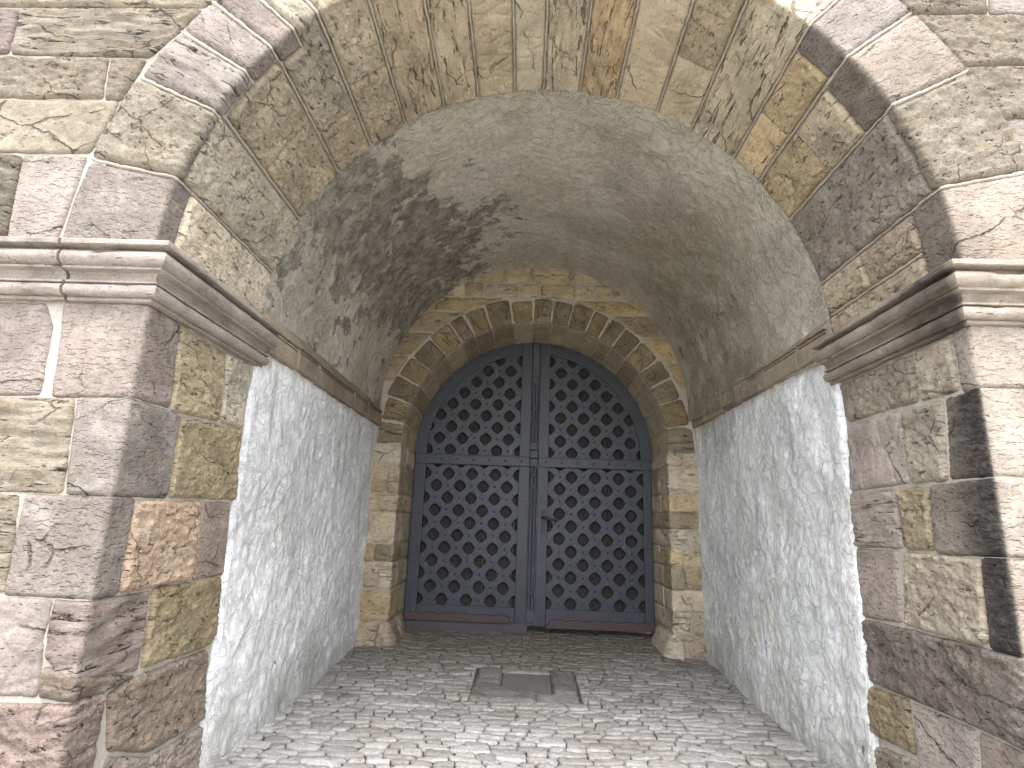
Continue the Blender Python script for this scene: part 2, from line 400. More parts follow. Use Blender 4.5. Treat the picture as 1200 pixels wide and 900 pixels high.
def stone(name, smap, poly, kind, col, parent, res=0.0115, thick=0.10, proud=0.0, edge=1.0, stain=None, hfun=None, jit=0.06, cf=1.0):  # cf: colour factor, front darker, soffit and reveal paler to even out light
    seed_counter[0] += 1; sd = seed_counter[0]
    r = random.Random(sd * 7 + 1)
    B = densify(poly, res * 1.3)
    for _ in range(1): B = 0.5 * B + 0.25 * (np.roll(B, 1, 0) + np.roll(B, -1, 0))     # soften the corners
    nrm = np.roll(B, -1, 0) - np.roll(B, 1, 0); nrm = np.stack([nrm[:, 1], -nrm[:, 0]], 1)
    nrm /= np.linalg.norm(nrm, axis=1)[:, None] + 1e-9
    area = 0.5 * np.sum(B[:, 0] * np.roll(B[:, 1], -1) - np.roll(B[:, 0], -1) * B[:, 1])
    if area < 0: nrm = -nrm
    bp = np.column_stack([B, np.full(len(B), sd * 1.7)])
    wob = {'rough': .0055, 'bedded': .005, 'cracked': .004, 'tooled': .003}[kind]
    B = B + nrm * (wob * fbm(bp * 14, 3) + 0.0055)[:, None]
    lo, hi = B.min(0), B.max(0)
    gx = np.arange(lo[0] + res / 2, hi[0], res); gy = np.arange(lo[1] + res / 2, hi[1], res * .87)
    X, Y = np.meshgrid(gx, gy); X = X + (np.arange(len(gy)) % 2)[:, None] * res * .5
    G = np.column_stack([X.ravel(), Y.ravel()])
    rs = np.random.RandomState(sd); G += (rs.rand(*G.shape) - .5) * res * .25
    d, ins = seg_dist(G, B); keep = ins & (d > res * .55); G, d = G[keep], d[keep]
    P2 = np.vstack([B, G]); nb = len(B)
    vs_, es_, fs_, ov, _, _ = delaunay_2d_cdt([Vector(p) for p in P2], [(i, (i + 1) % nb) for i in range(nb)], [], 1, 1e-6)
    Q = np.array([(v.x, v.y) for v in vs_])
    src = np.array([o[0] if o else -1 for o in ov])
    dd = np.concatenate([np.zeros(nb), d]); dist = np.where(src >= 0, dd[np.clip(src, 0, None)], 0.0)
    q3 = np.column_stack([Q, np.full(len(Q), sd * 2.3)])
    ew = {'rough': .020, 'bedded': .018, 'cracked': .02, 'tooled': .016}[kind] * (0.75 + 0.5 * np.abs(fbm(q3 * 9, 2))) * edge
    ed = {'rough': .016, 'bedded': .015, 'cracked': .013, 'tooled': .012}[kind]
    tt = np.clip(dist / ew, 0, 1); h = proud + r.uniform(-.002, .004) - ed * (1 - np.sqrt(1 - (1 - tt) ** 2))
    h = h + relief(kind, Q[:, 0], Q[:, 1], sd) * sstep(0, .02, dist) + jit * 0
    h = np.where(dist > .012, np.maximum(h, -.0035 + .2 * h), h)
    # slight tilt of the dressed face
    cx = Q.mean(0); h = h + (Q[:, 0] - cx[0]) * r.uniform(-.006, .006) + (Q[:, 1] - cx[1]) * r.uniform(-.006, .006)
    if hfun is not None: h = h + hfun(Q[:, 0], Q[:, 1])
    V = smap(Q[:, 0], Q[:, 1], h)
    faces = [list(f) for f in fs_]
    # boundary ring in output order
    inv = {}
    for k, o in enumerate(ov):
        for x in o:
            if x < nb: inv[x] = k
    ring = [inv[i] for i in range(nb) if i in inv]
    bk = smap(Q[ring, 0], Q[ring, 1], np.full(len(ring), -thick)); o0 = len(V)
    V = np.vstack([V, bk]); n = len(ring)
    ccw = 0.5 * np.sum(B[:, 0] * np.roll(B[:, 1], -1) - np.roll(B[:, 0], -1) * B[:, 1]) > 0
    for i in range(n):
        j = (i + 1) % n
        f = [ring[i], o0 + i, o0 + j, ring[j]]
        faces.append(f if ccw else f[::-1])
    # outward orientation test on the first triangles
    f = faces[0]; a, b, c = V[f[0]], V[f[1]], V[f[2]]
    mid = Q[list(f)].mean(0, keepdims=True) if max(f) < len(Q) else Q[:1]
    nn = smap(mid[:, 0], mid[:, 1], np.array([.01]))[0] - smap(mid[:, 0], mid[:, 1], np.array([0.]))[0]
    if np.dot(np.cross(b - a, c - a), nn) < 0: faces = [f[::-1] for f in faces]
    UV = np.vstack([Q, Q[ring]])
    at = None
    if stain is not None:
        sv = stain(Q[:, 0], Q[:, 1]); at = {'stain': np.concatenate([sv, sv[ring]])}
    o = put(name, V, faces, parent, STONE[kind], uv=UV, attr=at)
    if smap in (MAP_G, MAP_GF, MAP_GL, MAP_GR): cf = cf * (1.7 if smap is MAP_GR else 1.4 if smap is MAP_GL else 1.4 if smap is MAP_GF else .78)  # jambs and upper wall lifted in colour for the dim gate end
    c = COL[col]; k = r.uniform(.9, 1.1) * cf; w = r.uniform(-.015, .015)
    k = k if cf == 1 else r.uniform(.9, 1.1) * cf
    bl = .88 if smap in (MAP_G, MAP_GF) else .97 if smap in (MAP_GL, MAP_GR) else 1.0
    o.color = (c[0] * k * (1 + w * 1.2), c[1] * k * (.97 if bl < 1 else 1), c[2] * k * bl * (1 - w), 1)
    return o
def sheet(name, smap, s0, s1, t0, t1, res, hfun, parent, mat, attr=None):
    ss = np.linspace(s0, s1, max(2, int((s1 - s0) / res) + 1)); ts = np.linspace(t0, t1, max(2, int((t1 - t0) / res) + 1))
    S, T = np.meshgrid(ss, ts, indexing='ij'); S, T = S.ravel(), T.ravel()
    V = smap(S, T, hfun(S, T)); n = len(ts); m_ = len(ss)
    i, j = np.meshgrid(np.arange(m_ - 1), np.arange(n - 1), indexing='ij'); a = (i * n + j).ravel()
    F = np.stack([a, a + n, a + n + 1, a + 1], 1)
    nn = smap(S[:1], T[:1], hfun(S[:1], T[:1]) + .01)[0] - V[0]
    x = np.cross(V[F[0][1]] - V[F[0][0]], V[F[0][2]] - V[F[0][0]])
    if np.dot(x, nn) < 0: F = F[:, ::-1]
    at = {k: f(S, T) for k, f in attr.items()} if attr else None
    return put(name, V, F, parent, mat, uv=np.stack([S, T], 1), attr=at)
def mortar_h(off):
    def f(s, t):
        p = np.stack([s, t, 0 * s + off * 900], 1); return off + 0.003 * fbm(p * 9, 3) + .0015 * perlin(p * 40)
    return f
# ------------------------------------------------------------------ ground and paving
def zf(y):
    return 0.10 * sstep(4.2, 6.9, np.asarray(y, float))
gv = [(-300, -300, -.06), (300, -300, -.06), (300, 300, -.06), (-300, 300, -.06)]
tag(put('ground', gv, [(0, 1, 2, 3)], None, GROUND, smooth=False), kind='structure')

def floor_map(s, t, h):
    return np.stack([s, t, zf(t) + h], 1)
pav_x0, pav_x1, pav_y0, pav_y1 = -3.2, 3.4, 0.6, 7.35
paving = sheet('paving', floor_map, pav_x0, pav_x1, pav_y0, pav_y1, .05, lambda s, t: -0.016 + .004 * perlin(np.stack([s * 8, t * 8, 0 * s], 1)), None, DIRT)
tag(paving, 'pale grey cobbled passage floor in rough rows', kind='structure')
MH = (-.36, .485, 4.70, 5.55)                      # the drain patch set into the cobbles
crng = random.Random(21)
cells = []
y = pav_y0; k = 0
while y < pav_y1 - .05:
    dy = crng.uniform(.058, .098); inside = y > YA - .02
    x0, x1 = (XL - .03, XR + .03) if inside else (pav_x0, pav_x1)
    if y > YF - .08: x0, x1 = GJL + .02, GJR - .02
    x = x0 - crng.uniform(0, .1)
    while x < x1:
        w = crng.choice((crng.uniform(.085, .13), crng.uniform(.12, .19), crng.uniform(.15, .25)))
        cells.append((x, x + w, y, y + dy, k)); x += w
    y += dy; k += 1
def row_y(x, y):                                    # the rows wander a little
    return y + .016 * math.sin(x * 2.3 + y * 1.1) + .012 * math.sin(x * 5.1 + y * 2.7)
def cobble_geo(c):
    xa, xb, ya, yb, k = c
    g = crng.uniform(.0025, .006)
    pts = []
    cx, cy = (xa + xb) / 2, (ya + yb) / 2; hx, hy = (xb - xa) / 2 - g, (yb - ya) / 2 - g
    n = 14; e = crng.uniform(3.5, 9.0); sk = crng.uniform(-.18, .18); top = crng.uniform(-.004, .006); tx, ty = crng.uniform(-.06, .06), crng.uniform(-.10, .10)
    V = []
    for ring, (sc, dz) in enumerate(((1.0, -.03), (1.0, -.0085), (.93, -.001), (.6, .0005))):
        for i in range(n):
            a = 2 * math.pi * (i + .5) / n
            ca, sa = math.cos(a), math.sin(a); rr = (abs(ca) ** e + abs(sa) ** e) ** (-1 / e)
            wob = 1 + .045 * math.sin(3 * a + k + xa * 40) + .05 * math.sin(5 * a + xb * 60) + .03 * math.sin(9 * a + xa * 90)
            if ring == 0: wob = wob
            px = cx + ca * rr * hx * sc * wob + sk * sa * rr * hy * sc
            py = cy + sa * rr * hy * sc * (2 - wob if ring else 2 - wob)
            py = row_y(px, py)
            z = dz + top + (px - cx) * tx + (py - cy) * ty + (.0025 * math.sin(px * 90 + py * 60 + k) if ring > 1 else 0)
            V.append((px, py, float(zf(py)) + z))
    F = []
    for r_ in range(3):
        for i in range(n):
            j = (i + 1) % n; F.append((r_ * n + i, r_ * n + j, (r_ + 1) * n + j, (r_ + 1) * n + i))
    F.append(tuple(range(3 * n, 4 * n)))
    return V, F
def in_patch(c, m_=.0):
    return c[1] > MH[0] + m_ and c[0] < MH[1] - m_ and c[3] > MH[2] + m_ and c[2] < MH[3] - m_
cut = []
for c in cells:
    if not in_patch(c): cut.append(c); continue
    xa, xb, ya, yb, k_ = c; my = (ya + yb) / 2
    if my < MH[2]: cut.append((xa, xb, ya, min(yb, MH[2]), k_))
    elif my > MH[3]: cut.append((xa, xb, max(ya, MH[3]), yb, k_))
    else:
        if MH[0] - xa > .035: cut.append((xa, MH[0] - .004, ya, yb, k_))
        if xb - MH[1] > .035: cut.append((MH[1] + .004, xb, ya, yb, k_))
cells = cut
vis = [c for c in cells if c[2] > 3.35 and c[1] > XL + .02 and c[0] < XR - .02]
ind = set(map(id, sorted(vis, key=lambda c: c[2])[:298]))
SV, SF = [], []
for c in cells:
    V, F = cobble_geo(c)
    if id(c) in ind: put('cobble', V, F, paving, COBBLE)
    else:
        o = len(SV); SV += V; SF += [tuple(i + o for i in f) for f in F]
tag(put('cobbles', SV, SF, paving, COBBLE), kind='stuff')

# the drain patch: a stippled lid in a collar of concrete slabs
def slab(outline, y_out, y_in, chamfer=.004):
    """outline in the x-z plane (counter-clockwise seen from the front), extruded from y_out back to y_in"""
    P = np.array(outline, float); n = len(P)
    a = 0.5 * np.sum(P[:, 0] * np.roll(P[:, 1], -1) - np.roll(P[:, 0], -1) * P[:, 1])
    if a < 0: P = P[::-1]
    e = np.roll(P, -1, 0) - P; e /= np.linalg.norm(e, axis=1)[:, None] + 1e-9
    nn = np.stack([e[:, 1], -e[:, 0]], 1); vn = nn + np.roll(nn, 1, 0); vn /= np.maximum(.3, (vn * np.roll(nn, 0, 0)).sum(1))[:, None] + 1e-9
    I = P - vn * chamfer
    V = [(p[0], y_out, p[1]) for p in I] + [(p[0], y_out + chamfer, p[1]) for p in P] + [(p[0], y_in, p[1]) for p in P]
    F = [tuple(range(n))]
    for r_ in (0, 1):
        for i in range(n):
            j = (i + 1) % n; F.append((r_ * n + i, (r_ + 1) * n + i, (r_ + 1) * n + j, r_ * n + j))
    return V, F
def flat_slab(outline, z_top, z_bot, ch=.004):
    V, F = slab(outline, -z_top, -z_bot, ch)
    return [(x, zz, -yy + float(zf(zz))) for x, yy, zz in V], F
drain = bpy.data.objects.new('drain_cover', None); coll.objects.link(drain); drain.location = (.06, 5.1, float(zf(5.1))); ORIGIN['drain_cover'] = (.06, 5.1, float(zf(5.1)))
tag(drain, 'square stippled drain lid in a dark concrete patch on the cobbled floor', 'drain cover')
drain_slabs = []
for ol in ([(-.352, 5.03), (-.148, 5.01), (-.145, 5.545), (-.33, 5.55)], [(-.372, 4.70), (.14, 4.695), (.14, 4.905), (-.142, 4.99), (-.358, 5.015)],
           [(-.138, 5.425), (.275, 5.42), (.278, 5.535), (-.138, 5.548)], [(.287, 4.93), (.468, 4.925), (.488, 5.44), (.287, 5.53)], [(.148, 4.695), (.462, 4.69), (.466, 4.916), (.148, 4.905)]):
    drain_slabs.append(ol)
V, F = flat_slab([(-.128, 4.93), (.268, 4.925), (.268, 5.41), (-.128, 5.415)], -.010, -.05, .006); put('lid', V, F, drain, LID, smooth=False)

for k, ol in enumerate(drain_slabs):
    stone('concrete_slab', floor_map, ol, ('cracked', 'rough')[k % 2], 'ash', drain, res=.022, thick=.05, proud=.0, edge=.7, cf=1.05 + .12 * (k % 3))

# ------------------------------------------------------------------ the gatehouse
house = bpy.data.objects.new('gatehouse', None); coll.objects.link(house); house.location = (.1, YA, 0); ORIGIN['gatehouse'] = (.1, YA, 0)
tag(house, 'weathered sandstone gatehouse with a deep round-arched plastered passage', 'gatehouse')

# piers --------------------------------------------------------------
LEFT_PIER = [
 ('tooled','pink',[(-1.000,2.149),(-0.460,2.154),(-0.405,2.042),(-0.390,1.748),(-1.000,1.733)]),
 ('tooled','pinkd',[(-0.377,2.159),(-0.354,1.992),(-0.337,1.743),(0.272,1.759),(0.240,2.152)]),
 ('rough','ochre',[(0.282,1.749),(0.705,1.770),(0.668,2.142),(0.248,2.147)]),
 ('rough','beige',[(0.722,1.773),(0.953,1.772),(0.935,2.152),(0.687,2.139)]),
 ('bedded','beige',[(-1.000,1.724),(-0.239,1.737),(-0.205,1.354),(-1.000,1.340)]),
 ('tooled','mauve',[(-0.222,1.740),(-0.189,1.350),(0.372,1.357),(0.361,1.740)]),
 ('rough','ochred',[(0.389,1.360),(1.001,1.371),(0.955,1.764),(0.368,1.738)]),
 ('bedded','beige',[(-1.000,1.337),(-0.380,1.339),(-0.342,0.975),(-1.000,0.970)]),
 ('tooled','mauve',[(-0.353,1.340),(-0.346,0.966),(0.152,0.961),(0.152,1.345)]),
 ('rough','orange',[(0.166,0.966),(0.672,0.973),(0.653,1.349),(0.161,1.335)]),
 ('tooled','brown',[(0.696,0.967),(0.998,0.970),(0.957,1.355),(0.669,1.349)]),
 ('cracked','pink',[(-1.000,0.946),(-0.157,0.954),(-0.157,0.798),(-0.137,0.619),(-1.000,0.600)]),
 ('bedded','pinkr',[(-0.150,0.954),(-0.140,0.754),(-0.060,0.685),(0.378,0.623),(0.369,0.954)]),
 ('rough','brown',[(-0.135,0.719),(-0.133,0.616),(0.174,0.592),(0.365,0.609)]),
 ('rough','ochred',[(0.398,0.632),(0.963,0.611),(1.002,0.655),(0.974,0.959),(0.386,0.959)]),
 ('rough','red',[(-1.000,0.586),(-1.000,0.010),(0.206,0.006),(0.179,0.594)]),
 ('rough','brownd',[(0.266,0.357),(0.574,0.247),(1.005,0.249),(0.934,0.596),(0.311,0.605),(0.208,0.574)]),
 ('rough','pinkd',[(0.262,0.121),(0.567,-0.093),(1.055,-0.111),(1.005,0.221),(0.562,0.228),(0.266,0.339)]),
]
RIGHT_PIER = [
 ('rough','beiged',[(0.984,2.148),(0.956,1.917),(0.365,1.916),(0.368,2.145)]),
 ('rough','beige',[(0.348,1.912),(0.109,1.906),(0.115,2.150),(0.349,2.151)]),
 ('tooled','cream',[(-0.700,2.180),(-0.700,1.914),(0.091,1.898),(0.098,2.159)]),
 ('cracked','mauve',[(0.969,1.895),(1.001,1.539),(0.497,1.552),(0.507,1.890)]),
 ('rough','beige',[(0.485,1.551),(0.256,1.546),(0.215,1.884),(0.482,1.886)]),
 ('tooled','creamS',[(-0.700,1.903),(-0.700,1.545),(0.237,1.541),(0.197,1.892)]),
 ('bedded','mauve',[(1.012,1.526),(1.015,1.240),(0.601,1.244),(0.616,1.531)]),
 ('rough','ochre',[(0.582,1.245),(0.391,1.242),(0.374,1.520),(0.598,1.526)]),
 ('tooled','creamS',[(-0.700,1.539),(-0.700,1.255),(0.381,1.235),(0.362,1.523)]),
 ('tooled','pinkd',[(1.009,1.227),(1.026,0.879),(0.687,0.899),(0.662,1.230)]),
 ('rough','beige',[(0.657,0.892),(0.203,0.893),(0.152,0.912),(0.136,1.224),(0.604,1.228)]),
 ('tooled','creamS',[(-0.700,1.243),(-0.700,0.921),(0.149,0.888),(0.127,1.225)]),
 ('rough','pinkd',[(-0.700,0.910),(-0.700,0.547),(0.285,0.576),(0.993,0.566),(1.013,0.864),(0.660,0.876),(0.163,0.882)]),
 ('rough','ochred',[(1.049,0.314),(0.688,0.335),(0.704,0.557),(1.013,0.540)]),
 ('tooled','mauve',[(0.690,0.181),(0.328,0.239),(0.293,0.561),(0.675,0.554)]),
 ('tooled','pinkd',[(-0.700,0.533),(-0.700,0.266),(0.308,0.234),(0.275,0.561)]),
 ('rough','beiged',[(1.113,0.254),(1.143,0.096),(0.719,0.118),(0.700,0.307)]),
]
SPANDREL = [
 ('bedded','beige',[(-3.000,4.045),(-1.522,3.958),(-1.614,3.763),(-1.650,3.724),(-3.000,3.715)]),
 ('tooled','redp',[(-3.000,3.703),(-2.582,3.696),(-2.576,3.439),(-3.000,3.432)]),
 ('bedded','beige',[(-2.567,3.693),(-1.663,3.714),(-1.742,3.593),(-1.811,3.505),(-1.874,3.430),(-2.552,3.434)]),
 ('rough','beige',[(-3.000,3.411),(-2.070,3.418),(-2.055,3.190),(-3.000,3.180)]),
 ('rough','beige',[(-2.054,3.410),(-1.886,3.408),(-1.941,3.239),(-1.964,3.182),(-2.043,3.185)]),
 ('cracked','beige',[(-3.000,3.161),(-1.974,3.176),(-1.992,3.082),(-2.043,2.938),(-2.057,2.897),(-3.000,2.884)]),
 ('rough','beiged',[(-3.000,2.861),(-2.370,2.871),(-2.336,2.419),(-3.000,2.410)]),
 ('tooled','pinkl',[(-2.354,2.871),(-2.065,2.870),(-2.080,2.737),(-2.116,2.422),(-2.328,2.419)]),
 ('rough','beige',[(1.798,4.072),(2.199,4.077),(2.147,3.745),(1.784,3.743),(1.709,3.846)]),
 ('tooled','pinkl',[(2.216,4.077),(2.750,4.085),(2.750,3.754),(2.163,3.746)]),
 ('rough','beige',[(1.808,3.723),(2.750,3.741),(2.750,3.473),(1.987,3.450),(1.895,3.584)]),
 ('rough','beige',[(1.998,3.434),(2.750,3.457),(2.750,3.180),(2.122,3.165),(2.049,3.303)]),
 ('tooled','pinkl',[(2.140,3.153),(2.750,3.165),(2.750,2.899),(2.175,2.884)]),
 ('tooled','cream',[(2.178,2.866),(2.750,2.882),(2.750,2.435),(2.195,2.422)]),
]

def crust_R(s, t):                                   # black crust on the reveal side of the right-hand corner stones
    return sstep(-.012, .004, s) * (1 - .75 * sstep(.06, .34, s)) * .95
def crust_small(k): return lambda s, t: np.full_like(s, k)
def build_pier(table, smap, side, label, far, stain):
    core = sheet('pier', smap, -2.4, 1.09, -.05, 2.44, .03, mortar_h(-.0105), house, MORTAR)
    core['label'] = label
    for kind, col, poly in table:
        st = stain if col == 'creamS' else None
        front = min(q[0] for q in poly) < -.1
        stone('stone', smap, poly, kind, col, core, stain=st, cf=(.52 if col.startswith('cream') else .55 if max(q[0] for q in poly) > .05 else .50) if front else (1.0 if side < 0 else .82))  # front stones darkened, reveal stones kept paler, to offset the light on them
    zs = [(2.15, 1.75), (1.735, 1.35), (1.335, .97), (.955, .60), (.59, .01)]
    r = random.Random(3 + side)
    for z1, z0 in zs:                                # rest of the front beyond the picture
        x = far - .012
        for w in (r.uniform(.45, .75), r.uniform(.4, .7), r.uniform(.4, .6)):
            stone('stone', smap, [(x - w, z0), (x - .012, z0), (x - .012, z1), (x - w, z1)], r.choice(('rough', 'bedded', 'tooled')), r.choice(('beige', 'pink', 'beiged')), core, res=.04, cf=.48)
            x -= w
    return core
pl = build_pier(LEFT_PIER, MAP_L, -1, 'left pier of pinkish quoins and ochre blocks', -1.0, None)
for poly, c in (([(-1.0, .0), (-.42, .0), (-.42, .10), (-1.0, .10)], 'red'),):
    pass
pr = build_pier(RIGHT_PIER, MAP_R, 1, 'right pier with black-crusted corner stones', -.70, crust_R)
stone('stone', MAP_R, [(1.04, .0), (.72, .0), (.715, .09), (1.04, .08)], 'rough', 'brownd', pr)
stone('stone', MAP_R, [(.70, .0), (-.1, .0), (-.7, .0), (-.7, .25), (.31, .22), (.69, .17)], 'rough', 'pinkd', pr, res=.03)

# big arch -----------------------------------------------------------
D2 = math.radians
core = sheet('arch_ring', MAP_A, -ARING - .03, 1.085, -D2(91.5) * AR, D2(91.5) * AR, .03, mortar_h(-.021), house, MORTAR)
core['label'] = 'round arch of long weathered sandstone voussoirs'
IN, OUT, G = 1.035, -ARING - .002, .0155              # soffit end, extrados, half joint
def vs_poly(a0, a1, q0, q1):
    t0, t1 = D2(a0) * AR + G, D2(a1) * AR - G
    return [(q0, t0), (q1, t0), (q1, t1), (q0, t1)]
def V_(a0, a1, q0, q1, kind, col, st=None, rs=.012, poly=None):
    stone('voussoir', MAP_A, poly or vs_poly(a0, a1, q0, q1), kind, col, core, stain=crust_small(st) if st else None, res=rs, cf=(.50 if q0 == OUT and not -42.5 < a0 < 33.5 else 1.42 if q0 or q1 else 1.1))  # ring front darkened, soffit lifted: colour offsets the shade under the arch
def soffit_crust(k): return lambda s, t: sstep(-.02, .01, s) * k
V_(-90.3, -78.0, OUT, .13, 'tooled', 'mauve'); V_(-90.3, -77.9, .142, IN, 'rough', 'beige')
V_(-78.0, -65.6, OUT, .05, 'rough', 'beige'); V_(-77.9, -65.0, .058, IN, 'rough', 'beiged')
V_(-65.6, -57.4, OUT, .07, 'bedded', 'pinkl'); V_(-57.4, -51.6, OUT, .085, 'tooled', 'pink'); V_(-51.6, -47, OUT, .112, 'tooled', 'pink')
V_(-64.7, -51.5, .10, .515, 'rough', 'tan'); V_(-64.7, -51.5, .53, IN, 'rough', 'tan')
def P_(*pts): return [(q, D2(a) * AR) for q, a in pts]
V_(0, 0, 0, 0, 'rough', 'beiged', poly=P_((.125, -50.9), (.655, -50.9), (.66, -42.6), (OUT, -42.6), (OUT, -46.45), (.125, -46.45)))
V_(-51.3, -42.0, .672, IN, 'rough', 'tan')
V_(-42.0, -33.1, OUT, .51, 'rough', 'beiged'); V_(-42.0, -33.1, .525, IN, 'rough', 'tan')
for a0, a1, kd, c in ((-33.1, -23.6, 'bedded', 'tan'), (-23.6, -15.7, 'bedded', 'tan'), (-15.7, -7.5, 'cracked', 'tan'), (-7.5, -1.1, 'cracked', 'beiged'), (-1.1, 6.95, 'bedded', 'beiged'),
                      (6.95, 15.2, 'bedded', 'ochred'), (15.2, 24.6, 'cracked', 'tan')):
    V_(a0, a1, OUT, IN, kd, c)
V_(24.6, 33.0, OUT, .545, 'rough', 'tan'); V_(24.6, 33.0, .56, IN, 'cracked', 'tan')
V_(33.0, 44.0, OUT, IN, 'bedded', 'beiged')
def VS(a0, a1, q0, q1, kind, col, k):
    stone('voussoir', MAP_A, vs_poly(a0, a1, q0, q1), kind, col, core, stain=soffit_crust(k), cf=.50)
VS(44.0, 51.9, OUT, .155, 'tooled', 'pinkl', .42); V_(44.0, 51.6, .168, .595, 'rough', 'ochred'); V_(44.0, 51.4, .608, IN, 'tooled', 'ochred')
VS(51.9, 62.4, OUT, .205, 'tooled', 'cream', .42); V_(51.8, 62.2, .22, .535, 'rough', 'tan'); V_(51.6, 62.0, .548, IN, 'rough', 'ochred')
VS(62.4, 77.1, OUT, .05, 'rough', 'beige', .1); V_(62.2, 77.1, .058, IN, 'rough', 'slate')
VS(77.1, 90.3, OUT, .20, 'tooled', 'cream', .5); V_(77.1, 84.2, .215, .615, 'rough', 'umber'); V_(77.1, 84.0, .63, IN, 'rough', 'tan'); V_(84.2, 90.3, .215, IN, 'rough', 'tan')

def pointing(a0, q0, q1, a1=None, seed=0):           # ribbon of lime pointing struck along a joint
    a1 = a0 if a1 is None else a1; n = max(4, int((q1 - q0) / .012)); qs = np.linspace(q0, q1, n); u = (qs - q0) / (q1 - q0)
    c = np.stack([qs * 9, 0 * qs + seed * 3.1, 0 * qs], 1)
    tc = (D2(a0) + (D2(a1) - D2(a0)) * u) * AR + .0045 * fbm(c * 1.4, 3); w = .0062 + .0035 * fbm(c * 3.3 + 7, 2); tp = -.003 + .006 * fbm(c * 3 + 19, 2)
    S, T, Hh = [], [], []
    for off, hh in ((-1.25, -.024), (-1.0, -.006), (-.45, 0.0), (.45, 0.0), (1.0, -.006), (1.25, -.024)):
        S.append(qs); T.append(tc + off * w); Hh.append(tp + hh)
    V = MAP_A(np.concatenate(S), np.concatenate(T), np.concatenate(Hh)); F = []
    for r_ in range(5):
        for i in range(n - 1): F.append((r_ * n + i, r_ * n + i + 1, (r_ + 1) * n + i + 1, (r_ + 1) * n + i))
    put('pointing', V, F, core, MORTAR_PALE)
for k, a in enumerate(((-78.0, OUT, IN, -77.9), (-65.6, OUT, .055), (-64.85, .055, IN), (-57.4, OUT, .085), (-51.6, OUT, .1), (-51.4, .1, IN), (-46.93, OUT, .115), (-42.1, OUT, IN), (-33.1, OUT, IN), (-23.6, OUT, IN), (-15.7, OUT, IN), (-7.5, OUT, IN),
                       (-1.1, OUT, IN), (6.95, OUT, IN), (15.2, OUT, IN), (24.6, OUT, IN), (33.0, OUT, IN), (44.0, OUT, IN), (51.9, OUT, IN, 51.5), (62.35, OUT, IN, 62.1), (77.1, OUT, IN), (84.15, .21, IN))):
    pointing(*a, seed=k) if len(a) < 4 else pointing(a[0], a[1], a[2], a[3], seed=k)

# wall around the arch -------------------------------------------------
def polar_map(s, t, h):                               # s = radius, t = angle
    return np.stack([AX + s * np.sin(t), YA - h + 0 * s, AZ + s * np.cos(t)], 1)
wall = sheet('front_wall', polar_map, 2.10, 6.4, -math.pi / 2, math.pi / 2, .06, mortar_h(-.013), house, MORTAR)
wall['label'] = 'coursed rough beige masonry above the arch'
for kind, col, poly in SPANDREL: stone('stone', MAP_F, poly, kind, col, wall, cf=.48)  # spandrel colours darkened against the stronger light on the front
def ring_x(z, r=2.185):
    d = r * r - (z - AZ) ** 2; return math.sqrt(d) if d > 0 else 0.0
wr = random.Random(11)
for side in (-1, 1):
    edge = -3.012 if side < 0 else 2.762
    zl = [2.42, 2.87, 3.17, 3.42, 3.70, 4.06] if side < 0 else [2.43, 2.88, 3.165, 3.45, 3.735, 4.08]
    for z0, z1 in zip(zl[:-1], zl[1:]):
        x = edge
        for q in range(2):
            w = wr.uniform(.4, .7); xa, xb = sorted((x, x + side * (w - .014)))
            stone('stone', MAP_F, [(xa, z0 + .007), (xb, z0 + .007), (xb, z1 - .007), (xa, z1 - .007)], wr.choice(('rough', 'bedded')), 'beige', wall, res=.04, cf=.48); x += side * w
for z0, z1 in ((4.085, 4.36), (4.375, 4.65), (4.665, 4.98), (4.995, 5.3)):
    for side in (-1, 1):
        i0, i1 = ring_x(z0), ring_x(z1)
        first = True; x = AX + side * i0; end = side * 4.0
        while (end - x) * side > .1:
            w = wr.uniform(.4, .75); x2 = x + side * w
            if first and i0 > 0:
                zs = [z0 + (z1 - z0) * k / 5 for k in range(6)]
                poly = [(AX + side * max(ring_x(zz), .006), zz) for zz in zs] + [(x2 - side * .012, z1), (x2 - side * .012, z0)]
            else: poly = [(x + side * .004, z0), (x + side * .004, z1), (x2 - side * .01, z1), (x2 - side * .01, z0)]
            stone('stone', MAP_F, poly, wr.choice(('rough', 'bedded')), 'beige', wall, res=.045, cf=.48); x = x2; first = False

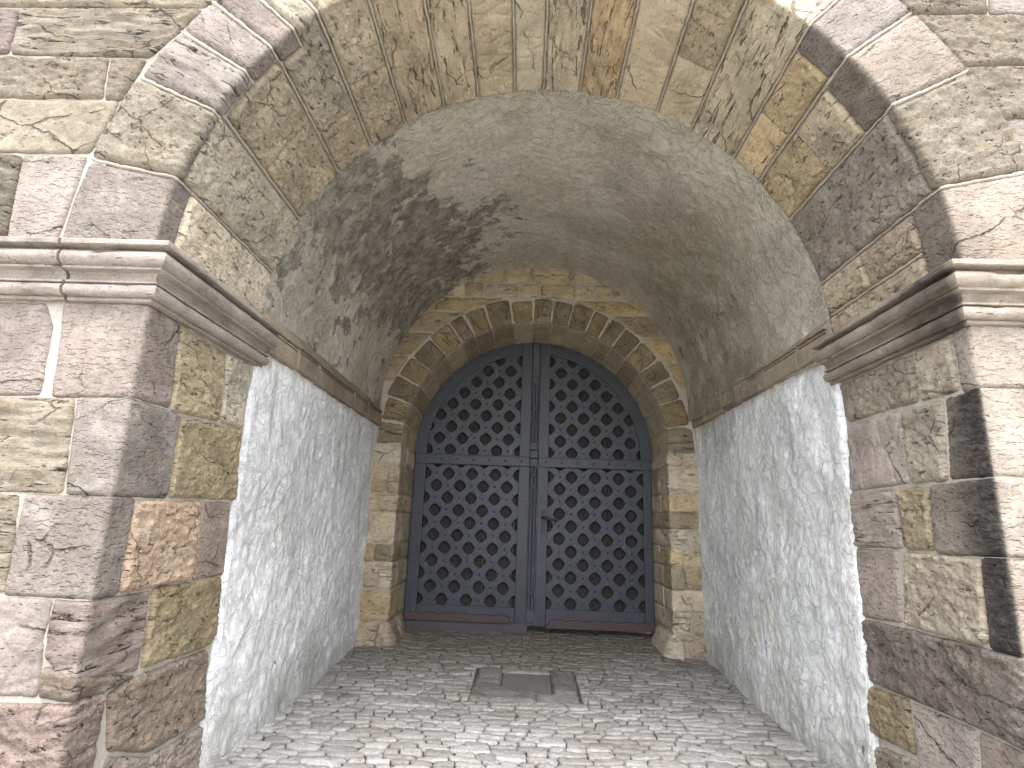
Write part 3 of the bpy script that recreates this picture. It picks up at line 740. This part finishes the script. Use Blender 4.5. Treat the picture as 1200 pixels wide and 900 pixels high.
# imposts ------------------------------------------------------------
def arc_pts(cx, cz, r, a0, a1, n): return [(cx + r * math.cos(D2(a)), cz + r * math.sin(D2(a))) for a in np.linspace(a0, a1, n)]
IMPOST = [(-.05, 2.158), (.014, 2.158), (.020, 2.161), (.020, 2.174), (.014, 2.176)] + arc_pts(.030, 2.202, .027, -105, 105, 11) + [(.022, 2.230), (.050, 2.232), (.051, 2.240), (.038, 2.242), (.031, 2.252), (.032, 2.266), (.044, 2.280),
          (.078, 2.283), (.080, 2.293), (.062, 2.295)] + arc_pts(.074, 2.328, .034, -100, 88, 12) + [(.066, 2.364), (.066, 2.374), (.112, 2.376), (.116, 2.380), (.116, 2.397), (.110, 2.403), (.02, 2.437), (-.05, 2.44)]
def sweep(name, prof, stations, parent, mat, color=None, rough=.0022, chip=.006, seed=0, stain=None):
    """stations: list of (arc length, function(proj) -> (x, y)); closed profile of (projection, z)"""
    P = np.array(prof, float); n = len(P)
    d = np.roll(P, -1, 0) - np.roll(P, 1, 0); nn = np.stack([d[:, 1], -d[:, 0]], 1); nn /= np.linalg.norm(nn, axis=1)[:, None] + 1e-9
    al = np.concatenate([[0], np.cumsum(np.linalg.norm(np.diff(P, axis=0), axis=1))])
    V, UV, ST = [], [], []
    for s, f in stations:
        c = np.stack([np.full(n, s), al * 1.0, np.full(n, seed * 5.3)], 1)
        hh = rough * fbm(c * 16, 3) - chip * sstep(.28, .7, fbm(c * [7, 12, 1] + 3, 3))
        hh = np.where(P[:, 0] < 0, 0, hh)
        Q = P + nn * hh[:, None]
        x, y = f(Q[:, 0]); V += list(zip(x, y, Q[:, 1])); UV += [(s, a) for a in al]
        if stain: ST += [stain(s)] * n
    F = []
    for k in range(len(stations) - 1):
        for i in range(n - 1): F.append((k * n + i, (k + 1) * n + i, (k + 1) * n + i + 1, k * n + i + 1))
    F.append(tuple(range(n))); F.append(tuple(range((len(stations) - 1) * n, len(stations) * n))[::-1])
    V = np.array(V)
    a, b, c = V[F[4][0]], V[F[4][1]], V[F[4][2]]
    x0, y0 = stations[0][1](np.array([0., .1])); ou = np.array([x0[1] - x0[0], y0[1] - y0[0], 0])
    tot = sum(np.dot(np.cross(V[F[i][1]] - V[F[i][0]], V[F[i][2]] - V[F[i][0]]), ou) for i in range(n - 1))
    if tot < 0: F = [f[::-1] for f in F]
    o = put(name, V, F, parent, mat, uv=UV, attr={'stain': ST} if stain else None)
    o.data.set_sharp_from_angle(angle=math.radians(32))
    o.color = (*color, 1)
    return o
def impost(xc, side, joints, cols, label, stain, seed):
    e = bpy.data.objects.new('impost', None); coll.objects.link(e); e.parent = house
    org = (xc, YA, 2.16); e.location = [org[k] - ORIGIN['gatehouse'][k] for k in range(3)]; ORIGIN[e.name] = org; e['label'] = label
    far = 2.4
    def fac(s):          # s<0 along the front
        return (s, lambda p, s=s: (xc + side * (-s) + (-side) * 0 * p, YA - p))
    def corner_f(u): return (-.06 * (1 - u), lambda p, u=u: (xc + side * (.06 * (1 - u)) - side * p * u, YA - p))
    def corner_r(u): return (.06 * u, lambda p, u=u: (xc - side * p, (YA - p) * (1 - u) + (YA + .06) * u))
    def rev(s): return (s, lambda p, s=s: (xc - side * p, YA + s + 0 * p))
    js = [-far] + joints
    for k in range(len(js)):
        a = js[k]
        if k < len(js) - 1:
            st = [fac(s) for s in np.arange(a, js[k + 1] - .012, .02)]
        else:
            st = [fac(s) for s in np.arange(a, -.062, .02)] + [corner_f(u) for u in (0, .34, .67, 1)] + [corner_r(u) for u in (.33, .66, 1)] + [rev(s) for s in np.arange(.08, 1.062, .02)]
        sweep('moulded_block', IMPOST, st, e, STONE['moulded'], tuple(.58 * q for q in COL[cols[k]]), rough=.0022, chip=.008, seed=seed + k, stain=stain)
    return e
impost(XL, -1, [-.345], ['pinkl', 'pinkl'], 'left moulded impost with two rounded rolls', None, 1)
impost(XR, 1, [-.27], ['cream', 'cream'], 'right moulded impost, black on the passage side', lambda s: float(sstep(-.005, .02, np.array(s)) * (.78 - .58 * sstep(.05, .5, np.array(s)))), 5)

# plastered passage ----------------------------------------------------
def plaster_h(sc, seed):
    def f(s, t):
        p = np.stack([s, t, np.full_like(s, seed)], 1)
        w = p + np.stack([.16 * perlin(p * 2.2 + 4), .16 * perlin(p * 2.2 + 40), 0 * s], 1)
        return sc * (.016 * fbm(p * 1.7, 3) + .010 * fbm(w * 5.5, 3) + .0065 * (ridged(w * [8.0, 6.5, 1], 4, .55) - .5) + .003 * fbm(p * 26, 2))
    return f
def side_wall(x, side, seed):
    bulge = plaster_h(1.0, seed)
    def mp(s, t, h):
        rag = (.022 * perlin(np.stack([t * 5, 0 * s + seed, 0 * s], 1)) + .012 * perlin(np.stack([t * 17, 0 * s + seed, 0 * s], 1))) * (1 - sstep(3.25, 3.5, s))
        return np.stack([x - side * h, s + rag, t], 1)
    def hf(s, t):
        return bulge(s, t) + .035 * (1 - sstep(0, .5, t)) * (.5 + .5 * perlin(np.stack([s * 2.5, t * 2, 0 * s + seed], 1))) + (.021 if side > 0 else .0) * (1 - sstep(3.3, 3.6, s)) - .03 * (1 - sstep(3.262, 3.29, s))
    return sheet('passage_wall', mp, 3.262, YF + .12, -.05, 2.38 if side < 0 else 2.46, .017, hf, house, PLASTER_WALL)
side_wall(-1.618, -1, 2.2)['label'] = 'left passage wall of rough whitish plaster'
side_wall(1.838, 1, 8.1)['label'] = 'right passage wall of rough grey plaster'
def vlerp(s):
    u = (s - YN) / (YF - YN); return .075 + .01 * u, 2.415 + .095 * u, 1.757 - .072 * u
def vault_map(s, t, h):
    x, z, R = vlerp(s); th = t / 1.72
    return np.stack([x + (R - h) * np.sin(th), s, z + (R - h) * np.cos(th)], 1)
def peel(s, t):
    a = np.degrees(t / 1.72)
    edge = np.interp(s, [3.3, 3.6, 3.95, 4.3, 4.6, 4.9, 5.2, 5.6, 6.2], [-37, -34, -33, -29, -25, -20, -18, -19, -22])
    m_ = 1 - sstep(-12, 13, a - edge)
    low = sstep(-74, -56, a)
    m_ = m_ * (.30 + .40 * low)
    isl = np.exp(-((a + 12) / 9) ** 2 - ((s - 5.0) / .8) ** 2) * .45 + np.exp(-((a + 26) / 8) ** 2 - ((s - 4.1) / .6) ** 2) * .2
    rt = .22 * sstep(44, 62, a) * sstep(3.7, 4.4, s)
    return np.maximum(np.maximum(m_, isl), rt)
def olive_tone(s, t):  # darker olive-brown over the right haunch and the far crown
    a = np.degrees(t / 1.72)
    return .8 * sstep(22, 50, a) * sstep(3.5, 4.6, s) * (1 - .5 * sstep(5.4, 6.1, s)) + .35 * sstep(4.8, 6.0, s) * (1 - sstep(20, 45, np.abs(a)))
vh = plaster_h(.8, 5.5)
def vault_h(s, t): return vh(s, t) * sstep(3.2, 3.7, s) + .004 * (1 - sstep(3.2, 3.7, s)) * perlin(np.stack([s * 6, t * 6, 0 * s], 1)) + .006
vault = sheet('vault', vault_map, YN - .012, YF + .12, -D2(93) * 1.72, D2(93) * 1.72, .02, vault_h, house, PLASTER_VAULT, attr={'peel': peel, 'olive_tone': olive_tone})
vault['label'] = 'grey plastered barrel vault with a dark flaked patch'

STRING = [(-.11, 2.262), (.046, 2.270), (.050, 2.275), (.052, 2.385), (.036, 2.388), (.036, 2.396), (.050, 2.398), (.050, 2.406), (.034, 2.409), (.034, 2.416), (.058, 2.419), (.060, 2.425), (-.02, 2.535), (-.11, 2.56)]
def string_course(x, side, dz, joints, cols, label, seed):
    e = bpy.data.objects.new('string_course', None); coll.objects.link(e); e.parent = house
    org = (x, YN, 2.26); e.location = [org[k] - ORIGIN['gatehouse'][k] for k in range(3)]; ORIGIN[e.name] = org; e['label'] = label
    r = random.Random(seed)
    for k in range(len(joints) - 1):
        a, b = joints[k] + .006, joints[k + 1] - .006
        off, dzz = r.uniform(-.006, .006), r.uniform(-.006, .006)
        prof = [(p + (off if p > 0 else 0), z + dz + dzz) for p, z in STRING]
        st = [(s, (lambda p, s=s: (x - side * p, s + 0 * p))) for s in np.arange(a, b + .001, (b - a) / max(2, round((b - a) / .022)))]
        sweep('moulded_block', prof, st, e, STONE['moulded'], COL[cols[k]], rough=.0025, chip=.006, seed=seed + k)
        if k:   # pointing between the blocks
            j = joints[k]
            prof2 = [(p - .006 if p > 0 else p, z + dz - .002) for p, z in [(-.11, 2.265), (.05, 2.274), (.053, 2.40), (.05, 2.42), (-.02, 2.53), (-.11, 2.555)]]
            st = [(j + q, (lambda p, s=j + q: (x - side * p, s + 0 * p))) for q in (-.02, 0, .02)]
            sweep('mortar_joint', prof2, st, e, MORTAR, (1, 1, 1), seed=seed + 50 + k)
string_course(-1.618, -1, 0.0, [3.31, 3.76, 4.16, 5.11, 5.6, 6.13], ['tan', 'umber', 'brownd', 'umber', 'brownd'], 'moulded stone band along the left passage wall', 31)
string_course(1.838, 1, .085, [3.31, 3.69, 4.24, 5.16, 5.75, 6.13], ['umber', 'tan', 'umber', 'tan', 'umber'], 'moulded stone band along the right passage wall', 61)

# gate wall ------------------------------------------------------------
gw = sheet('gate_wall', MAP_GF, -1.75, 1.95, 3.72, 4.30, .04, mortar_h(-.013), house, MORTAR)
gw['label'] = 'small olive stones above the gate arch'
gcore = sheet('gate_arch', MAP_G, -GRING - .28, 1.05, -D2(91) * GR, D2(91) * GR, .035, mortar_h(-.008), house, MORTAR)
gcore['label'] = 'inner round arch of small brown voussoirs'
GJ = [-90.2, -81.0, -72.0, -63.2, -54.6, -45.0, -35.7, -29.2, -20.8, -10.9, -1.8, 6.1, 13.9, 22.1, 28.6, 35.6, 43.4, 52.5, 60.8, 69.3, 79.5, 90.2]
gr_ = random.Random(5)
gcols = ['tan', 'ochred', 'umber', 'ochred', 'umber', 'ochred', 'brown', 'ochred', 'umber', 'ochred', 'tan', 'umber', 'umber', 'ochred', 'umber', 'umber', 'ochred', 'umber', 'tan', 'ochred', 'beiged']
for k in range(len(GJ) - 1):
    t0, t1 = D2(GJ[k]) * GR + .0055, D2(GJ[k + 1]) * GR - .0055; o = -GRING + gr_.uniform(-.02, .02); mid = .03
    stone('voussoir', MAP_G, [(o, t0), (mid, t0), (mid, t1), (o, t1)], gr_.choice(('rough', 'rough', 'bedded')), gcols[k], gcore, res=.024, edge=.8, jit=0)
    stone('voussoir', MAP_G, [(mid + .01, t0 + gr_.uniform(-.0, .02)), (1.0, t0), (1.0, t1), (mid + .01, t1)], 'tooled', gr_.choice(('umber', 'beiged', 'tan')), gcore, res=.025, edge=.8, cf=1.7)  # soffit stones lifted in colour against the shade under the gate arch
def gx(z, r, cz=GZ):
    d = r * r - (z - cz) ** 2; return math.sqrt(d) if d > 0 else 0.0
VX, VZ, VR = .085, 2.51, 1.73
def row(z0, z1, joints, cols):
    l, rr = VX - max(gx(z0, VR, VZ), gx(z1, VR, VZ)) , VX + max(gx(z0, VR, VZ), gx(z1, VR, VZ))
    xs = [l] + joints + [rr]
    for a, b in zip(xs[:-1], xs[1:]):
        stone('stone', MAP_GF, [(a + .005, z0), (b - .005, z0), (b - .005, z1), (a + .005, z1)], gr_.choice(('rough', 'bedded', 'bedded')), gr_.choice(cols), gw, res=.026, edge=.7)
row(3.984, 4.25, [-.288, .022, .465, .80], ('tan', 'beiged', 'tan'))
row(3.800, 3.974, [-.95, -.74, -.525, -.12, .127, .53, .727, .936], ('tan', 'beiged', 'tan'))
for z0, z1 in ((3.62, 3.79), (3.36, 3.61), (3.08, 3.35), (2.78, 3.07)):
    for side in (-1, 1):
        zs = np.linspace(z0, z1, 5)
        inner = [(GX + side * (gx(z, GR + GRING + .012) + .004), z) for z in zs]
        outer = [(VX + side * (gx(z, VR, VZ) + .03), z) for z in zs[::-1]]
        if z0 > 3.6:
            inner = [(GX + side * max(.36, abs(p[0] - GX)), p[1]) for p in inner]
        stone('stone', MAP_GF, inner + outer, 'rough', gr_.choice(('olive', 'ochred', 'umber')), gw, res=.026, edge=.7)
for side, smap, zs, lab, wall_w in ((-1, MAP_GL, [2.30, 2.085, 1.855, 1.56, 1.365, 1.045, .86, .60, .29], 'left', .30), (1, MAP_GR, [2.36, 2.18, 1.95, 1.66, 1.47, 1.295, 1.11, .915, .695, .49, .28], 'right', .33)):
    jc = sheet('gate_jamb', smap, -wall_w - .06, 1.05, -.02, 2.12, .035, mortar_h(-.0105), house, MORTAR)
    jc['label'] = lab + ' jamb of small ochre blocks beside the gate'
    zs = [z for z in zs if z < 2.2]; zs[0] = 2.085
    for k, (z1, z0) in enumerate(zip(zs[:-1], zs[1:])):
        m1 = gr_.uniform(.25, .5); a = -wall_w - .02
        cols = ('tan', 'beiged', 'beiged', 'tan', 'ochred', 'olive')
        if gr_.random() < .45:
            sp = -gr_.uniform(.12, .2)
            stone('stone', smap, [(a, z0 + .005), (sp - .005, z0 + .005), (sp - .005, z1 - .005), (a, z1 - .005)], 'rough', gr_.choice(cols), jc, res=.024, edge=.7); a = sp + .005
        stone('stone', smap, [(a, z0 + .005), (m1, z0 + .005), (m1, z1 - .005), (a, z1 - .005)], gr_.choice(('rough', 'bedded', 'tooled')), gr_.choice(cols), jc, res=.022, edge=.7)
        stone('stone', smap, [(m1 + .01, z0 + .005), (1.0, z0 + .005), (1.0, z1 - .005), (m1 + .01, z1 - .005)], 'tooled', gr_.choice(('umber', 'beiged', 'beiged', 'tan')), jc, res=.03, edge=.7)
    zb = zs[-1]; hb = lambda s, t, zb=zb: .085 * (1 - np.clip((t - .06) / (zb - .06), 0, 1)) + .012
    for a, b in ((-wall_w - .02, -.10), (-.09, .30), (.31, .62)):
        stone('plinth_stone', smap, [(a, .0), (b, .0), (b, zb - .004), (a, zb - .004)], 'rough', gr_.choice(('beiged', 'tan', 'umber')), jc, res=.022, edge=.7, hfun=hb, thick=.06)
# dark space behind the gate
bx = [(-1.6, 7.2, -.02), (1.8, 7.2, -.02), (1.8, 9.0, -.02), (-1.6, 9.0, -.02), (-1.6, 7.2, 3.75), (1.8, 7.2, 3.75), (1.8, 9.0, 3.75), (-1.6, 9.0, 3.75)]
put('rear_chamber', bx, [(0, 3, 7, 4), (1, 5, 6, 2), (3, 2, 6, 7), (4, 7, 6, 5), (0, 1, 2, 3)], house, PLASTER_VAULT, smooth=False)

# ------------------------------------------------------------------ the gate
gate = bpy.data.objects.new('double_gate', None); coll.objects.link(gate); gate.location = (.1, YD, .1); ORIGIN['double_gate'] = (.1, YD, .1)
tag(gate, 'closed slate-grey double gate with studded diamond lattice, filling the inner arch', 'gate')
PX, PZ = .281, .286; BW = .0555
LSTEP = math.hypot(PX, PZ) / 2
def merge(parts):
    V, F = [], []
    for v, f in parts:
        o = len(V); V += list(v); F += [tuple(i + o for i in q) for q in f]
    return V, F
def dome(x, y, z, r, d, n=8):
    V = [(x, y - d, z)]; 
    for q, rr in ((.75, .6), (.0, 1.0)):
        V += [(x + r * rr * math.cos(2 * math.pi * i / n), y - d * q, z + r * rr * math.sin(2 * math.pi * i / n)) for i in range(n)]
    F = [(0, 1 + (i + 1) % n, 1 + i) for i in range(n)] + [(1 + i, 1 + (i + 1) % n, 1 + n + (i + 1) % n, 1 + n + i) for i in range(n)]
    return V, F
RO, RI = 1.445, 1.292
def leaf(side, xi, xo, p0, p1, hx, zbot):
    """side -1 left, xi = meeting edge, xo = hinge edge, panel between p0 and p1 (p0 near the meeting edge), hx: a half-hole column"""
    yf = YD - .045
    parts = []
    arc = lambda r, a0, a1, n: [(GX + r * math.sin(D2(a)), GZ + r * math.cos(D2(a))) for a in np.linspace(a0, a1, n)]
    ztop = GZ + math.sqrt(RO ** 2 - (xi - GX) ** 2)
    a_in = math.degrees(math.asin(min(1, abs(p0 - GX) / RI))); a_out = math.degrees(math.asin(min(1, abs(p1 - GX) / RI)))
    # curved head of the frame
    ao = math.degrees(math.asin(min(1, abs(p0 - GX) / RO)))
    parts.append(slab(arc(RO, side * ao, side * 90, 26) + arc(RI, side * 90, side * a_in, 26), yf + .001, YD + .02))
    parts.append(slab([(xi, zbot), (p0, zbot), (p0, GZ + math.sqrt(RO ** 2 - (p0 - GX) ** 2) - .004), (xi, ztop - .004)], yf, YD + .02))
    zo = GZ + math.sqrt(max(0, RI ** 2 - (p1 - GX) ** 2)) + .02
    parts.append(slab([(p1, zbot), (xo, zbot), (xo, GZ + .3), (p1, zo)], yf + .002, YD + .02))
    parts.append(slab([(p0 + side * .002, zbot), (p1 - side * .002, zbot), (p1 - side * .002, .365), (p0 + side * .002, .365)], yf + .003, YD + .02))
    V, F = merge(parts)
    L = put('gate_leaf', V, F, gate, PAINT, smooth=False)
    # boards behind
    lo, hi = min(xi, xo), max(xi, xo); nb = 8
    for k in range(nb):
        xa, xb = lo + (hi - lo) * k / nb + .0025, lo + (hi - lo) * (k + 1) / nb - .0025
        za = GZ + math.sqrt(max(.01, RO ** 2 - (xa - GX) ** 2)); zb_ = GZ + math.sqrt(max(.01, RO ** 2 - (xb - GX) ** 2))
        V, F = slab([(xa, zbot + .01), (xb, zbot + .01), (xb, zb_), (xa, za)], YD + .052 + gr_.uniform(0, .006), YD + .085); put('board', V, F, L, BOARD, smooth=False)
    # lattice bars
    lo, hi = min(p0, p1) - .05, max(p0, p1) + .05
    studs = []
    for dsg, yo in ((1, -.026), (-1, -.0225)):
        d = np.array([PX / 2, dsg * PZ / 2]) / LSTEP; nrm = np.array([-d[1], d[0]])
        for k in range(-26, 27):
            base = np.array([hx + PX / 2 + k * PX, 2.137])                 # a crossing on this bar
            tt = np.arange(-40 * 12, 40 * 12 + 1) * LSTEP / 12
            P = base + tt[:, None] * d
            ok = (P[:, 0] > lo) & (P[:, 0] < hi) & (P[:, 1] > .335) & (np.hypot(P[:, 0] - GX, P[:, 1] - GZ) < 1.355) | ((P[:, 0] > lo) & (P[:, 0] < hi) & (P[:, 1] > .335) & (P[:, 1] < GZ))
            if ok.sum() < 4: continue
            tt, P = tt[ok], P[ok]
            u = (tt / LSTEP) % 1.0
            w = BW - .0150 * np.sqrt(np.clip(1 - ((u - .5) / .235) ** 2, 0, 1))
            A = P + nrm * w[:, None]; Bq = P - nrm * w[:, None]; n = len(P)
            f, b = YD + yo, YD + .012
            A1 = P + nrm * (w - .007)[:, None]; B1 = P - nrm * (w - .007)[:, None]
            V = [(q[0], f, q[1]) for q in A1] + [(q[0], f, q[1]) for q in B1] + [(q[0], f + .008, q[1]) for q in A] + [(q[0], f + .008, q[1]) for q in Bq] + [(q[0], b, q[1]) for q in A] + [(q[0], b, q[1]) for q in Bq]
            F = []
            for i in range(n - 1):
                F += [(i, n + i, n + i + 1, i + 1), (i, i + 1, 2 * n + i + 1, 2 * n + i), (n + i, 3 * n + i, 3 * n + i + 1, n + i + 1), (2 * n + i, 2 * n + i + 1, 4 * n + i + 1, 4 * n + i), (3 * n + i, 5 * n + i, 5 * n + i + 1, 3 * n + i + 1)]
            put('lattice_bar', V, F, L, PAINT, smooth=False)
    for j in range(-8, 9):
        for i in range(-14, 15):
            for ox, oz in ((PX / 2, 0), (0, PZ / 2)):
                x, z = hx + ox + i * PX, 2.137 + oz + j * PZ
                if min(p0, p1) + .03 < x < max(p0, p1) - .03 and z > .38 and abs(z - 2.02) > .07 and (z < GZ or math.hypot(x - GX, z - GZ) < RI + .0):
                    studs.append(dome(x, YD - .026, z, .016, .013))
    # middle rail with beads and bolts
    V, F = merge([slab([(xi, 1.962), (xo, 1.962), (xo, 2.078), (xi, 2.078)], yf - .003, YD), slab([(xi, 2.066), (xo, 2.066), (xo, 2.082), (xi, 2.082)], yf - .009, YD), slab([(xi, 1.958), (xo, 1.958), (xo, 1.968), (xi, 1.968)], yf - .008, YD)])
    put('middle_rail', V, F, L, PAINT, smooth=False)
    for q in range(7): studs.append(dome(xi + (xo - xi) * (.07 + .14 * q), yf - .003, 2.02, .015, .013))
    for q in range(9): studs.append(dome(xi + (xo - xi) * .04, yf, .42 + q * .17, .008, .006))
    V, F = merge(studs); tag(put('studs', V, F, L, PAINT_POST), kind='stuff')
    return L
lz, rz_ = .185, .175
leafL = leaf(-1, .062, -1.318, -.062, -1.182, -.062, lz)
leafR = leaf(1, .166, 1.512, .287, 1.411, .287, rz_)
leafL['label'] = 'left leaf carrying the moulded centre post'; leafR['label'] = 'right leaf with the lever handle'
def drip(L, xa, xb, z0, z1, wave, xs0, xs1):
    n = 60; top = []
    for i in range(n + 1):
        x = xa + (xb - xa) * i / n; u = (x - xs0) / (xs1 - xs0)
        if 0 <= u <= 1: top.append((x, z1 + .020 * (abs(math.sin(u * wave * math.pi)) ** .7) - .008))
        else: top.append((x, z1 - .045))
    V, F = slab([(xa, z0), (xb, z0)] + top[::-1], YD - .085, YD - .045, .003)
    put('drip_board', V, F, L, OXIDE, smooth=False)
drip(leafL, -1.312, -.115, .20, .275, 6, -1.312, -.125)
drip(leafR, .30, 1.508, .165, .25, 6, .33, 1.508)
V, F = slab([(-1.30, .085), (.085, .085), (.085, .198), (-1.30, .198)], YD - .052, YD + .0); put('kick_board', V, F, leafL, PLUM, smooth=False)
# centre post on the left leaf: stacked blocks, shafts and rings
PC = .112
def rect_block(z0, z1, w, d, ch=.006): return slab([(PC - w, z0), (PC + w, z0), (PC + w, z1), (PC - w, z1)], YD - .05 - d, YD - .02, ch)
def shaft(z0, z1, r, n=10, off=0.0):
    V = []; F = []
    zs = [z0, z1]
    for z in zs: V += [(PC + off + r * math.cos(math.pi * i / n), YD - .055 - r * 1.1 * math.sin(math.pi * i / n), z) for i in range(n + 1)]
    for i in range(n): F.append((i, i + n + 1, i + n + 2, i + 1))
    F = [f[::-1] for f in F]; F.append(tuple(range(n + 1))[::-1]); F.append(tuple(range(n + 1, 2 * n + 2)))
    return V, F
def ring(z, r, h=.02): return merge([shaft(z - h, z + h, r), shaft(z - h * .5, z + h * .5, r + .008)])
blocks = [rect_block(.19, 3.515, .046, .004), rect_block(3.06, 3.47, .042, .040), rect_block(2.98, 3.07, .034, .030), shaft(2.24, 2.99, .020, off=-.018), shaft(2.24, 2.99, .020, off=.018), ring(2.66, .042), rect_block(2.16, 2.25, .044, .034),
          rect_block(2.06, 2.15, .048, .044), rect_block(1.955, 2.05, .046, .038), shaft(.34, 1.95, .019, off=-.020), shaft(.34, 1.95, .019, off=.020), ring(1.86, .040), ring(1.72, .040), rect_block(.22, .35, .044, .036), ring(.52, .038)]
V, F = merge(blocks); put('centre_post', V, F, leafL, PAINT_POST, smooth=False)
# lever handle and lock plate
V, F = merge([slab([(.215, 1.18), (.262, 1.18), (.262, 1.46), (.215, 1.46)], YD - .052, YD - .04), dome(.238, YD - .052, 1.37, .02, .02)]); put('lock_plate', V, F, leafR, IRON, smooth=False)
hv = []; hf = []
pth = [(.238, 1.372, .0), (.238, 1.372, .05), (.27, 1.368, .062), (.34, 1.352, .06), (.405, 1.338, .05)]
rad = [.011, .011, .012, .010, .007]
for k, (x, z, o) in enumerate(pth):
    for i in range(8):
        a = 2 * math.pi * i / 8
        if k == 0: hv.append((x + rad[k] * math.cos(a), YD - .05 - o, z + rad[k] * math.sin(a)))
        elif k == 1: hv.append((x + rad[k] * math.cos(a), YD - .05 - o + rad[k] * .5 * math.cos(a), z + rad[k] * math.sin(a)))
        else: hv.append((x, YD - .05 - o - rad[k] * math.cos(a), z + rad[k] * 1.4 * math.sin(a)))
for k in range(len(pth) - 1):
    for i in range(8): hf.append((k * 8 + i, k * 8 + (i + 1) % 8, k * 8 + 8 + (i + 1) % 8, k * 8 + 8 + i))
hf.append(tuple(range(32, 40)))
put('handle', hv, hf, leafR, IRON)
